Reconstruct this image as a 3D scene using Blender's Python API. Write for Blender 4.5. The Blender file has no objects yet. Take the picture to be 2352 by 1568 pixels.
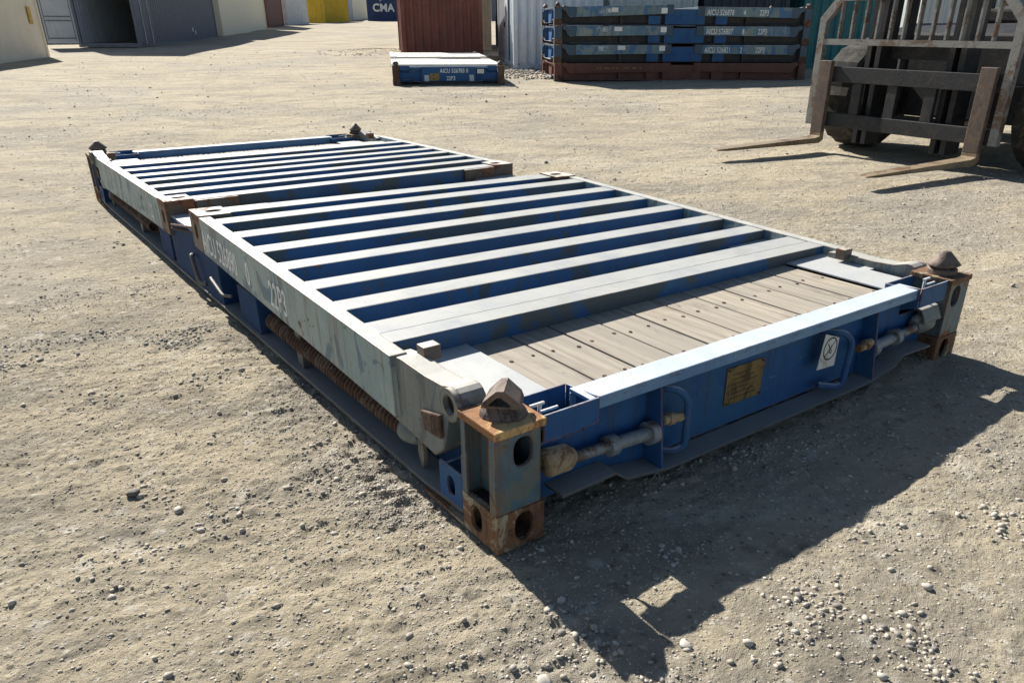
import bpy, bmesh, math, random
import numpy as np
from mathutils import Vector, Matrix
random.seed(7); rng = np.random.default_rng(11)
sc = bpy.context.scene
C = sc.collection

# ------------------------------------------------------------------ camera
cam = bpy.data.cameras.new('camera'); camo = bpy.data.objects.new('camera', cam); C.objects.link(camo)
CP = Vector((-0.948, -1.4559, 1.3151)); YAW, PITCH, ROLL = 0.6396, 0.4588, 0.0037
fwd = Vector((math.sin(YAW)*math.cos(PITCH), math.cos(YAW)*math.cos(PITCH), -math.sin(PITCH)))
rgt = Vector((math.cos(YAW), -math.sin(YAW), 0)); upv = rgt.cross(fwd)
r2 = rgt*math.cos(ROLL)+upv*math.sin(ROLL); u2 = -rgt*math.sin(ROLL)+upv*math.cos(ROLL)
camo.matrix_world = Matrix(((r2.x, u2.x, -fwd.x, CP.x), (r2.y, u2.y, -fwd.y, CP.y), (r2.z, u2.z, -fwd.z, CP.z), (0, 0, 0, 1)))
cam.sensor_width = 36; cam.lens = 36*1766.99/2352; cam.shift_x = -58.09/2352; cam.shift_y = 153.28/2352
cam.clip_start = .05; cam.clip_end = 2000
sc.camera = camo

# ------------------------------------------------------------------ sky, sun, exposure
SUN_EL, SUN_AZ = math.radians(36.5), math.radians(1.2)      # azimuth measured from +Y towards +X
w = bpy.data.worlds.new('World'); sc.world = w; w.use_nodes = True
nt = w.node_tree; nt.nodes.clear()
sky = nt.nodes.new('ShaderNodeTexSky'); sky.sky_type = 'NISHITA'; sky.sun_disc = False
sky.sun_elevation = SUN_EL; sky.sun_rotation = SUN_AZ; sky.air_density = 1.0; sky.dust_density = .6; sky.ozone_density = 1.0
bg = nt.nodes.new('ShaderNodeBackground'); bg.inputs[1].default_value = .05
wo = nt.nodes.new('ShaderNodeOutputWorld'); nt.links.new(sky.outputs[0], bg.inputs[0]); nt.links.new(bg.outputs[0], wo.inputs[0])
sun = bpy.data.lights.new('sun', 'SUN'); sun.energy = 4.9; sun.angle = math.radians(.53); sun.color = (1, .955, .88)
suno = bpy.data.objects.new('sun', sun); C.objects.link(suno)
ts = Vector((math.sin(SUN_AZ)*math.cos(SUN_EL), math.cos(SUN_AZ)*math.cos(SUN_EL), math.sin(SUN_EL)))
suno.rotation_euler = ts.to_track_quat('Z', 'Y').to_euler(); suno.location = ts*60
sc.view_settings.view_transform = 'Standard'; sc.view_settings.look = 'None'; sc.view_settings.gamma = 1
sc.view_settings.exposure = 0.97; sc.view_settings.use_curve_mapping = False
sc.render.engine = 'CYCLES'; sc.cycles.max_bounces = 6; sc.cycles.diffuse_bounces = 4; sc.cycles.use_denoising = True

# ------------------------------------------------------------------ terrain height
def hashf(ix, iy, s):
    h = (ix.astype(np.int64)*374761393 + iy.astype(np.int64)*668265263 + s*974634777) & 0xffffffff
    h = ((h ^ (h >> 13))*1274126177) & 0xffffffff
    return ((h ^ (h >> 16)) & 0xffff)/65535.0
def vnoise(x, y, s):
    ix = np.floor(x); iy = np.floor(y); fx = x-ix; fy = y-iy
    fx = fx*fx*fx*(fx*(fx*6-15)+10); fy = fy*fy*fy*(fy*(fy*6-15)+10)
    a = hashf(ix, iy, s); b = hashf(ix+1, iy, s); c = hashf(ix, iy+1, s); d = hashf(ix+1, iy+1, s)
    return (a+(b-a)*fx)*(1-fy)+(c+(d-c)*fx)*fy - .5
def plane_slope(x, y):
    d = (x+.948)*.597+(y+1.4559)*.802-10.5
    return .023*(np.sqrt(d*d+25)+d)/2
Z00 = float(plane_slope(np.array(0.), np.array(0.)))
def sstep(a, b, v):
    t = np.clip((v-a)/(b-a), 0, 1); return t*t*(3-2*t)
def gravelly(x, y):      # 0 packed dirt .. 1 loose gravel
    n = vnoise(x*.55+3, y*.55, 31)+.6*vnoise(x*1.5, y*1.5+7, 32)+.35*vnoise(x*4, y*4, 33)
    n = n - .3*sstep(-.1, .5, x)*(1-sstep(3, 5, x))*(1-sstep(-.15, .3, y))
    return sstep(-.02, .45, n)
def terrain(x, y, sp=None):
    x = np.asarray(x, float); y = np.asarray(y, float)
    z = plane_slope(x, y)-Z00
    z = z + .035*sstep(.9, 2.2, x)*(1-sstep(3.2, 5, x))*(1-sstep(.1, .9, y))*sstep(-2.5, -1, y)
    z = z + .22*np.exp(-(((x-13.3)/1.4)**2+((y-27.6)/1.6)**2))*.6      # spoil heap by the brown container
    r = np.hypot(x-1.2, y-2.5)
    far = sstep(8, 40, r)
    z = z + vnoise(x*.12, y*.12, 1)*(.10*sstep(5, 30, r)) + vnoise(x*.3, y*.3, 9)*(.05*sstep(4, 25, r))
    q = x*.30+y*.95; p2 = x*.95-y*.30          # scrape marks run across the yard
    g = gravelly(x, y)
    calm = 1-.42*sstep(-.1, .5, x)*(1-sstep(3, 5, x))*(1-sstep(-.15, .3, y))
    oct_ = [(.9, .016, 2, q, p2, 2.2), (.45, .007, 3, q, p2, 1.8), (.22, .006, 4, q, p2, 1.8), (.11, .008, 5, q, p2, 1.5), (.06, .0105, 6, q, p2, 1.8), (.034, .0098, 7, q, p2, 1.6), (.020, .0082, 8, x, y, 1)]
    for wl, am, s, a, b, st in oct_:
        k = 1.0 if sp is None else np.clip(wl/(2.2*sp), 0, 1)
        n = vnoise(a/wl+s*7.7, b/(wl*st)+s*3.1, s)
        if s in (3, 4, 6): n = .30-np.abs(n)*1.5
        if s in (6, 7, 8): n = n*(.65+.8*g)
        z = z + am*1.12*calm*n*k*(1+1.6*sstep(3,9,r)*(s<7))
    return z - .012
def H1(x, y): return float(terrain(np.array([x]), np.array([y]))[0])
def B1(x, y): return float(plane_slope(np.array(x), np.array(y))-Z00)

# ------------------------------------------------------------------ materials
MATS = {}
def nmat(name):
    m = bpy.data.materials.new(name); m.use_nodes = True; t = m.node_tree; t.nodes.clear()
    o = t.nodes.new('ShaderNodeOutputMaterial'); b = t.nodes.new('ShaderNodeBsdfPrincipled'); t.links.new(b.outputs[0], o.inputs[0])
    MATS[name] = m
    return m, t, b, o
class NT:
    def __init__(s, t): s.t = t
    def n(s, ty, **kw):
        x = s.t.nodes.new(ty)
        for k, v in kw.items(): setattr(x, k, v)
        return x
    def l(s, a, b): s.t.links.new(a, b)
    def val(s, sock, v):
        if hasattr(v, 'is_linked') or isinstance(v, bpy.types.NodeSocket): s.l(v, sock)
        else: sock.default_value = v
    def math(s, op, a, b=0., c=None, clamp=False):
        x = s.n('ShaderNodeMath', operation=op, use_clamp=clamp); s.val(x.inputs[0], a); s.val(x.inputs[1], b)
        if c is not None: s.val(x.inputs[2], c)
        return x.outputs[0]
    def mix(s, f, a, b, bt='MIX'):
        x = s.n('ShaderNodeMix', data_type='RGBA', blend_type=bt); s.val(x.inputs[0], f)
        s.val(x.inputs[6], a if isinstance(a, bpy.types.NodeSocket) else (*a, 1)); s.val(x.inputs[7], b if isinstance(b, bpy.types.NodeSocket) else (*b, 1))
        return x.outputs[2]
    def ramp(s, f, a, b, lo=0., hi=1.):
        x = s.n('ShaderNodeMapRange', interpolation_type='SMOOTHSTEP'); s.val(x.inputs[0], f)
        for i, v in ((1, a), (2, b), (3, lo), (4, hi)): s.val(x.inputs[i], v)
        return x.outputs[0]
    def noise(s, vec, sc_, det=6, rough=.6, dist=0.):
        x = s.n('ShaderNodeTexNoise'); s.l(vec, x.inputs['Vector']); x.inputs['Scale'].default_value = sc_
        x.inputs['Detail'].default_value = det; x.inputs['Roughness'].default_value = rough; x.inputs['Distortion'].default_value = dist
        return x.outputs['Fac']
    def coords(s, rand=True):
        tc = s.n('ShaderNodeTexCoord'); v = tc.outputs['Object']
        if rand:
            oi = s.n('ShaderNodeObjectInfo'); m = s.n('ShaderNodeVectorMath', operation='SCALE'); cx = s.n('ShaderNodeCombineXYZ')
            s.l(oi.outputs['Random'], cx.inputs[0]); s.l(oi.outputs['Random'], cx.inputs[1]); s.l(oi.outputs['Random'], cx.inputs[2])
            s.l(cx.outputs[0], m.inputs[0]); m.inputs[3].default_value = 37.0
            a = s.n('ShaderNodeVectorMath', operation='ADD'); s.l(v, a.inputs[0]); s.l(m.outputs[0], a.inputs[1]); v = a.outputs[0]
        return v
    def scalev(s, v, sv):
        m = s.n('ShaderNodeVectorMath', operation='MULTIPLY'); s.l(v, m.inputs[0]); m.inputs[1].default_value = sv; return m.outputs[0]

RUSTA, RUSTB = (.30, .115, .04), (.075, .032, .018)
def paint(name, col, col2, rust=.25, rough=.5, dust_sun=0., dust_suncol=(.55, .54, .50), streak=.35, edge=.5, patch=None, fine=.12, bump=.25, spec=.4, scol=(.10, .085, .065), ssc=9, psc=1.6, pt=.52):
    m, t, b, o = nmat(name); k = NT(t); v = k.coords()
    n1 = k.noise(v, 2.4, 7, .65, .6); c = k.mix(k.ramp(n1, .36, .66), col, col2)
    if patch:
        pn = k.noise(k.scalev(v, (1, 1.6, 1)), psc, 4, .6, 1.2); c = k.mix(k.ramp(pn, pt, pt+.035, 0, .85), c, patch)
    st = k.noise(k.scalev(v, (ssc, ssc, .7)), 2.2, 7, .72); c = k.mix(k.ramp(st, .47, .70, 0, streak), c, scol)
    fn = k.noise(v, 46, 5, .7); c = k.mix(k.math('MULTIPLY', fine, k.ramp(fn, .35, .7)), c, (.04, .04, .04))
    scr = k.noise(k.scalev(v, (3, 3, 22)), 5, 5, .75); c = k.mix(k.ramp(scr, .64, .74, 0, .35), c, (.55, .56, .54))
    g = k.n('ShaderNodeNewGeometry')
    if dust_sun > 0:  # up-facing sides paled: dust plus sunlit whiteness mixed into the colour
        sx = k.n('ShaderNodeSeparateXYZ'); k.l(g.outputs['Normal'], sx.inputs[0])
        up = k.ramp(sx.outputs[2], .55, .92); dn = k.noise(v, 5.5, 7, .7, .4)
        c = k.mix(k.math('MULTIPLY', up, k.ramp(dn, .22, .6, dust_sun*.72, dust_sun)), c, dust_suncol)
    rn = k.noise(v, 5.2, 9, .72, .5); rm = k.ramp(rn, .69-.24*rust+(.3 if rust == 0 else 0), .73-.20*rust+(.3 if rust == 0 else 0))
    if edge > 0:
        bv = k.n('ShaderNodeBevel', samples=3); bv.inputs[0].default_value = .012
        d = k.n('ShaderNodeVectorMath', operation='DOT_PRODUCT'); k.l(bv.outputs[0], d.inputs[0]); k.l(g.outputs['Normal'], d.inputs[1])
        em = k.ramp(k.math('SUBTRACT', 1., d.outputs['Value']), .01, .12)
        en = k.noise(v, 11, 7, .75); em = k.math('MULTIPLY', em, k.ramp(en, .66-.4*edge, .74-.3*edge))
        rm = k.math('MAXIMUM', rm, em)
    rc = k.mix(k.ramp(k.noise(v, 17, 6, .7), .35, .68), RUSTB, RUSTA)
    c = k.mix(k.math('MULTIPLY', rm, .92), c, rc)
    k.l(c, b.inputs['Base Color'])
    k.l(k.math('ADD', k.math('MULTIPLY', rm, .3), k.math('ADD', rough, k.math('MULTIPLY', k.math('SUBTRACT', n1, .5), .35))), b.inputs['Roughness'])
    b.inputs['Specular IOR Level'].default_value = spec
    bp = k.n('ShaderNodeBump'); bp.inputs['Strength'].default_value = bump; bp.inputs['Distance'].default_value = .004
    k.l(k.math('ADD', k.noise(v, 30, 6, .7), k.math('MULTIPLY', rm, .5)), bp.inputs['Height']); k.l(bp.outputs[0], b.inputs['Normal'])
    return m
M = {}
M['blue'] = paint('blue_paint', (.016, .080, .225), (.025, .11, .28), rust=.14, dust_sun=.72, dust_suncol=(.46, .50, .55), streak=.5, edge=.6, patch=(.03, .11, .235), rough=.6, spec=.25, scol=(.05, .05, .05), ssc=14)
M['shadeblue'] = paint('shaded_blue_paint', (.010, .040, .115), (.014, .055, .15), rust=.1, spec=.12, rough=.7, dust_sun=.45, dust_suncol=(.36, .36, .34), streak=.3, edge=.4)  # darker copy of the blue: shade under rails and bars as colour
M['bar'] = paint('bar_paint', (.020, .085, .205), (.035, .12, .25), rust=.14, dust_sun=.95, dust_suncol=(.43, .425, .39), streak=.5, edge=.4, patch=(.075, .085, .075))  # bar tops whitened for the sun as well as for dust
M['mint'] = paint('mint_paint', (.24, .345, .355), (.37, .45, .435), rust=.27, dust_sun=.75, dust_suncol=(.55, .52, .45), streak=.75, edge=.95, patch=(.085, .17, .24), psc=3.2, pt=.53, scol=(.20, .13, .075), ssc=14)
M['mint2'] = paint('grey_mint_paint', (.155, .185, .18), (.235, .26, .245), rust=.28, dust_sun=.75, dust_suncol=(.52, .50, .44), streak=.85, edge=.9, patch=(.09, .13, .155), psc=4, scol=(.12, .085, .055), ssc=16)
M['post'] = paint('post_paint', (.06, .12, .16), (.11, .18, .21), rust=.5, dust_sun=.3, streak=.95, edge=1.0, patch=(.13, .15, .13), psc=5, scol=(.15, .07, .035), ssc=22)
M['railcast'] = paint('casting_paint', (.085, .07, .055), (.15, .125, .10), rust=.75, dust_sun=.9, dust_suncol=(.62, .58, .50), streak=.6, edge=.9)  # rusty; dark sides and pale tops also carry shade and sun
M['flangegrey'] = paint('dusty_shaded_flange', (.08, .085, .09), (.11, .115, .115), rust=.2, dust_sun=.85, dust_suncol=(.27, .265, .25), streak=.4, edge=.3)  # dusty grey, darkened further for the shade under rail and beam
M['flangetop'] = paint('flange_sheen_paint', (.10, .22, .40), (.16, .30, .46), rust=.06, dust_sun=.93, dust_suncol=(.56, .60, .64), streak=.15, edge=.35, rough=.42)  # paler blue and whitened top carry the sun's sheen on the flange
M['deckplate'] = paint('deck_plate_paint', (.32, .36, .41), (.44, .46, .46), rust=.15, dust_sun=.6, dust_suncol=(.50, .49, .45), streak=.2, edge=.3)
M['maroon'] = paint('dark_maroon_paint', (.10, .028, .02), (.15, .05, .035), rust=.4, dust_sun=.5, streak=.5, edge=.6)
M['darkstack'] = paint('dull_blue_paint', (.03, .07, .12), (.05, .10, .15), rust=.25, dust_sun=.5, streak=.6, edge=.6)  # muted dark blue shared by parts of the stacked racks
M['stackrail'] = paint('stack_rail_paint', (.12, .20, .24), (.20, .27, .28), rust=.12, dust_sun=.5, streak=.5, edge=.4, patch=(.04, .14, .30))
M['stackrail2'] = paint('stack_rail_blue_paint', (.07, .16, .27), (.16, .25, .30), rust=.12, dust_sun=.5, streak=.5, edge=.4, patch=(.26, .30, .28))
M['whitetop'] = paint('white_panel_paint', (.62, .60, .54), (.72, .70, .64), rust=.12, dust_sun=.4, dust_suncol=(.68, .65, .57), streak=.2, edge=.3)

def rusty(name, a, b_, c_, sc_=9, rough=.85, metal=0., streak=0.):
    m, t, b, o = nmat(name); k = NT(t); v = k.coords()
    n = k.noise(v, sc_, 10, .78, .7); c = k.mix(k.ramp(n, .36, .50), a, b_); c = k.mix(k.ramp(k.noise(v, sc_*.6, 10, .78, .8), .50, .58), c, c_)
    c = k.mix(k.ramp(k.noise(v, sc_*5, 8, .8), .52, .68, 0, .6), c, a)
    if streak: c = k.mix(k.ramp(k.noise(k.scalev(v, (14, 14, 1.2)), 2.4, 8, .75), .48, .66, 0, streak), c, (.06, .035, .022))
    k.l(c, b.inputs['Base Color']); b.inputs['Roughness'].default_value = rough; b.inputs['Metallic'].default_value = metal; b.inputs['Specular IOR Level'].default_value = .3
    bp = k.n('ShaderNodeBump'); bp.inputs['Strength'].default_value = .6; bp.inputs['Distance'].default_value = .005; k.l(k.math('ADD', k.noise(v, 40, 8, .75), n), bp.inputs['Height']); k.l(bp.outputs[0], b.inputs['Normal'])
    return m
M['rustplate'] = rusty('rust_plate', (.13, .07, .045), (.30, .15, .065), (.56, .37, .17), 9)
M['casting'] = rusty('rust_casting', (.085, .040, .025), (.19, .10, .055), (.36, .31, .215), 10, streak=.7)
M['darkrust'] = rusty('dark_rust', (.045, .028, .022), (.09, .05, .035), (.15, .11, .085), 10)
M['twist'] = rusty('twistlock_iron', (.10, .075, .06), (.17, .13, .105), (.06, .045, .04), 8, .6, .25)
M['brass'] = rusty('brass_plate', (.16, .115, .045), (.26, .19, .08), (.10, .075, .04), 22, .45, .5)
M['tan'] = rusty('tan_roller', (.25, .18, .11), (.38, .30, .19), (.20, .10, .05), 12)
M['rod'] = rusty('rod_steel', (.20, .23, .25), (.28, .31, .32), (.16, .09, .055), 12, .55, .3)
M['forksteel'] = rusty('fork_steel', (.17, .13, .09), (.29, .225, .145), (.15, .09, .055), 6, .5, .15)
M['shanksteel'] = rusty('shank_steel', (.075, .055, .045), (.125, .095, .08), (.17, .12, .085), 8, .6, .1)
M['frame_metal'] = rusty('backrest_steel', (.17, .17, .165), (.24, .235, .22), (.14, .09, .06), 7, .55, .2)
M['darksteel'] = rusty('dark_steel', (.018, .019, .022), (.032, .033, .036), (.05, .045, .04), 8, .55, .2)
M['rubber'] = rusty('tyre_rubber', (.022, .022, .022), (.035, .033, .03), (.075, .068, .055), 9, .9)
M['black'] = rusty('black_print', (.012, .012, .012), (.02, .02, .02), (.015, .015, .015), 9, .7)
M['sticker'] = rusty('sticker_white', (.62, .61, .58), (.70, .69, .66), (.50, .47, .42), 30, .5)
M['yellowsign'] = rusty('yellow_label', (.55, .34, .03), (.62, .40, .05), (.35, .2, .03), 20, .5)
M['void'] = rusty('shade_interior', (.012, .012, .013), (.02, .02, .02), (.016, .015, .015), 5)  # near-black colour standing in for shade inside holes and hollows

def wood():
    m, t, b, o = nmat('weathered_plank'); k = NT(t); v = k.coords()
    oi = k.n('ShaderNodeObjectInfo')
    gr = k.noise(k.scalev(v, (34, .9, 34)), 1.6, 8, .72, .3); gr2 = k.noise(k.scalev(v, (90, 2.2, 90)), 1.5, 6, .7)
    c = k.mix(k.ramp(gr, .30, .66), (.24, .20, .15), (.46, .405, .32)); c = k.mix(k.ramp(gr2, .54, .70, 0, .6), c, (.12, .095, .068))
    bl = k.noise(k.scalev(v, (5, 1.2, 5)), 1.3, 5, .6, .5); c = k.mix(k.ramp(bl, .42, .7, 0, .65), c, (.27, .245, .21))
    kn = k.noise(k.scalev(v, (9, 3.2, 9)), 1.7, 3, .5, 2.0); c = k.mix(k.ramp(kn, .70, .76, 0, .85), c, (.05, .034, .022))
    c = k.mix(k.math('MULTIPLY', oi.outputs['Random'], .6), c, (.27, .245, .21)); st_ = k.noise(k.scalev(v, (3.5, 1.6, 3.5)), 2.2, 7, .7, .6); c = k.mix(k.ramp(st_, .52, .72, 0, .55), c, (.13, .105, .08))
    k.l(c, b.inputs['Base Color']); b.inputs['Roughness'].default_value = .8; b.inputs['Specular IOR Level'].default_value = .25
    bp = k.n('ShaderNodeBump'); bp.inputs['Strength'].default_value = .6; bp.inputs['Distance'].default_value = .004; k.l(gr2, bp.inputs['Height']); k.l(bp.outputs[0], b.inputs['Normal'])
    return m
M['wood'] = wood()

def lettering(name, col, wear=.42):
    m, t, b, o = nmat(name); k = NT(t); v = k.coords()
    b.inputs['Base Color'].default_value = (*col, 1); b.inputs['Roughness'].default_value = .7
    tr = k.n('ShaderNodeBsdfTransparent'); mx = k.n('ShaderNodeMixShader')
    f = k.ramp(k.noise(v, 14, 8, .75), wear-.06, wear+.06); k.l(f, mx.inputs[0]); k.l(tr.outputs[0], mx.inputs[1]); k.l(b.outputs[0], mx.inputs[2]); k.l(mx.outputs[0], o.inputs[0])
    return m
M['letter'] = lettering('white_lettering', (.74, .74, .71), .34)
M['letter2'] = lettering('bright_lettering', (.80, .80, .78), .24)
M['letter3'] = lettering('faint_orange_lettering', (.34, .17, .08), .5)
M['chalk'] = lettering('faint_chalk_lettering', (.30, .38, .45), .5)

def ground_mat():
    m, t, b, o = nmat('packed_dirt'); k = NT(t); v = k.coords(False)
    att = k.n('ShaderNodeAttribute', attribute_name='gravel'); gv = att.outputs['Fac']
    big = k.noise(v, .35, 6, .6, .4); mid = k.noise(v, 2.6, 7, .65, .5); fine = k.noise(v, 26, 8, .75); vf = k.noise(v, 95, 6, .75)
    c = k.mix(k.ramp(mid, .34, .66), (.385, .328, .232), (.465, .40, .285))
    c = k.mix(k.ramp(big, .42, .70, 0, .5), c, (.49, .435, .325))
    c = k.mix(k.math('MULTIPLY', gv, .62), c, (.325, .295, .25))
    trk = k.noise(k.scalev(v, (.55, 2.4, 1)), 1.1, 6, .65, .3); c = k.mix(k.ramp(trk, .48, .64, 0, .6), c, (.275, .245, .20))
    rg = k.noise(k.scalev(v, (.8, 1.5, 1)), .55, 8, .72, .8); c = k.mix(k.ramp(rg, .54, .64, 0, .6), c, (.235, .21, .175))
    d1 = k.n('ShaderNodeVectorMath', operation='DOT_PRODUCT'); k.l(v, d1.inputs[0]); d1.inputs[1].default_value = (.6, .8, 0)
    d2 = k.n('ShaderNodeVectorMath', operation='DOT_PRODUCT'); k.l(v, d2.inputs[0]); d2.inputs[1].default_value = (.8, -.6, 0)
    cb = k.n('ShaderNodeCombineXYZ'); k.l(d1.outputs['Value'], cb.inputs[0]); k.l(d2.outputs['Value'], cb.inputs[1])
    s1 = k.noise(k.scalev(cb.outputs[0], (1.5, .30, 1)), 1.0, 9, .74, .6); s2 = k.noise(k.scalev(cb.outputs[0], (.55, .22, 1)), 1.0, 8, .72, 1.0)
    c = k.mix(k.ramp(s1, .50, .64, 0, .55), c, (.24, .215, .175)); c = k.mix(k.ramp(s1, .34, .46, .5, 0), c, (.56, .505, .395)); c = k.mix(k.ramp(s2, .53, .64, 0, .5), c, (.25, .225, .185))
    c = k.mix(k.ramp(fine, .56, .74, 0, .5), c, (.22, .19, .15)); c = k.mix(k.ramp(vf, .60, .78, 0, .5), c, (.16, .14, .115))
    c = k.mix(k.ramp(k.noise(v, 55, 5, .7), .62, .74, 0, .45), c, (.62, .57, .47))
    hs = []
    for sc_, dk, pl, am in ((46, .82, .20, .6), (15, .86, .14, .5), (6, .93, .06, .35)):
        vo = k.n('ShaderNodeTexVoronoi'); k.l(v, vo.inputs['Vector']); vo.inputs['Scale'].default_value = sc_
        sp = k.n('ShaderNodeSeparateColor'); k.l(vo.outputs['Color'], sp.inputs[0]); rnd = sp.outputs[0]
        blob = k.ramp(vo.outputs['Distance'], .18, .48, 1, 0)
        c = k.mix(k.math('MULTIPLY', blob, k.ramp(rnd, dk, dk+.03, 0, am)), c, (.13, .115, .095))
        c = k.mix(k.math('MULTIPLY', blob, k.ramp(rnd, pl-.03, pl, am, 0)), c, (.60, .56, .48))
        hs.append(k.math('MULTIPLY', blob, rnd))
    k.l(c, b.inputs['Base Color']); b.inputs['Roughness'].default_value = .95; b.inputs['Specular IOR Level'].default_value = .12
    bp = k.n('ShaderNodeBump'); bp.inputs['Strength'].default_value = .9; bp.inputs['Distance'].default_value = .011
    h = k.math('ADD', k.math('ADD', k.math('MULTIPLY', fine, 1.1), k.math('MULTIPLY', k.noise(v, 5.5, 9, .78, .4), 4.2)), k.math('ADD', k.math('MULTIPLY', vf, .4), k.math('ADD', k.math('MULTIPLY', hs[0], .5), k.math('MULTIPLY', hs[1], .8))))
    k.l(h, bp.inputs['Height']); k.l(bp.outputs[0], b.inputs['Normal'])
    return m
M['ground'] = ground_mat()
def stone_mat(name, ca, cb, cc):
    m, t, b, o = nmat(name); k = NT(t); v = k.coords(False); g = k.n('ShaderNodeNewGeometry'); r = g.outputs['Random Per Island']
    c = k.mix(r, ca, cb); c = k.mix(k.ramp(r, .82, .95), c, cc); c = k.mix(k.ramp(k.noise(v, 60, 6, .7), .4, .7, 0, .5), c, (.40, .33, .24))
    k.l(c, b.inputs['Base Color']); b.inputs['Roughness'].default_value = .85; b.inputs['Specular IOR Level'].default_value = .25
    return m
M['stone'] = stone_mat('gravel_stone', (.34, .31, .265), (.54, .50, .43), (.17, .165, .155))
M['darkstone'] = stone_mat('dark_stone', (.10, .10, .10), (.12, .115, .11), (.11, .11, .105))
M['palestone'] = stone_mat('pale_stone', (.46, .43, .38), (.48, .45, .40), (.5, .47, .42))

def cont_paint(name, a, b_, rust=.1, streak=.35, spec=.3):
    return paint(name, a, b_, rust=rust, rough=.55, dust_sun=.3, streak=streak, edge=.0, fine=.08, bump=.1, spec=spec)
for nm, a, b_, r_, s_ in [('cream', (.74, .68, .53), (.79, .73, .58), .0, .12), ('slate', (.12, .14, .18), (.15, .17, .215), .02, .35), ('maroonc', (.10, .032, .028), (.13, .045, .038), .1, .4),
        ('wornwhite', (.56, .58, .60), (.64, .65, .66), .12, .5), ('yellow', (.55, .36, .02), (.62, .42, .03), .08, .45), ('cmablue', (.018, .045, .14), (.03, .06, .17), .05, .3), ('brown', (.15, .044, .032), (.20, .065, .046), .22, .6),
        ('whitec', (.66, .70, .75), (.74, .77, .80), .0, .25), ('lightgrey', (.54, .57, .57), (.60, .62, .61), .02, .3), ('navy', (.025, .035, .055), (.035, .05, .075), .02, .3), ('teal', (.02, .14, .16), (.035, .18, .19), .05, .4),
        ('palegrey', (.46, .51, .54), (.54, .58, .59), .08, .4), ('doorgrey', (.42, .46, .50), (.47, .51, .55), .0, .25), ('tanc', (.50, .39, .25), (.56, .45, .31), .03, .3)]:
    M[nm] = cont_paint(nm+'_container_paint', a, b_, r_, s_)

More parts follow.
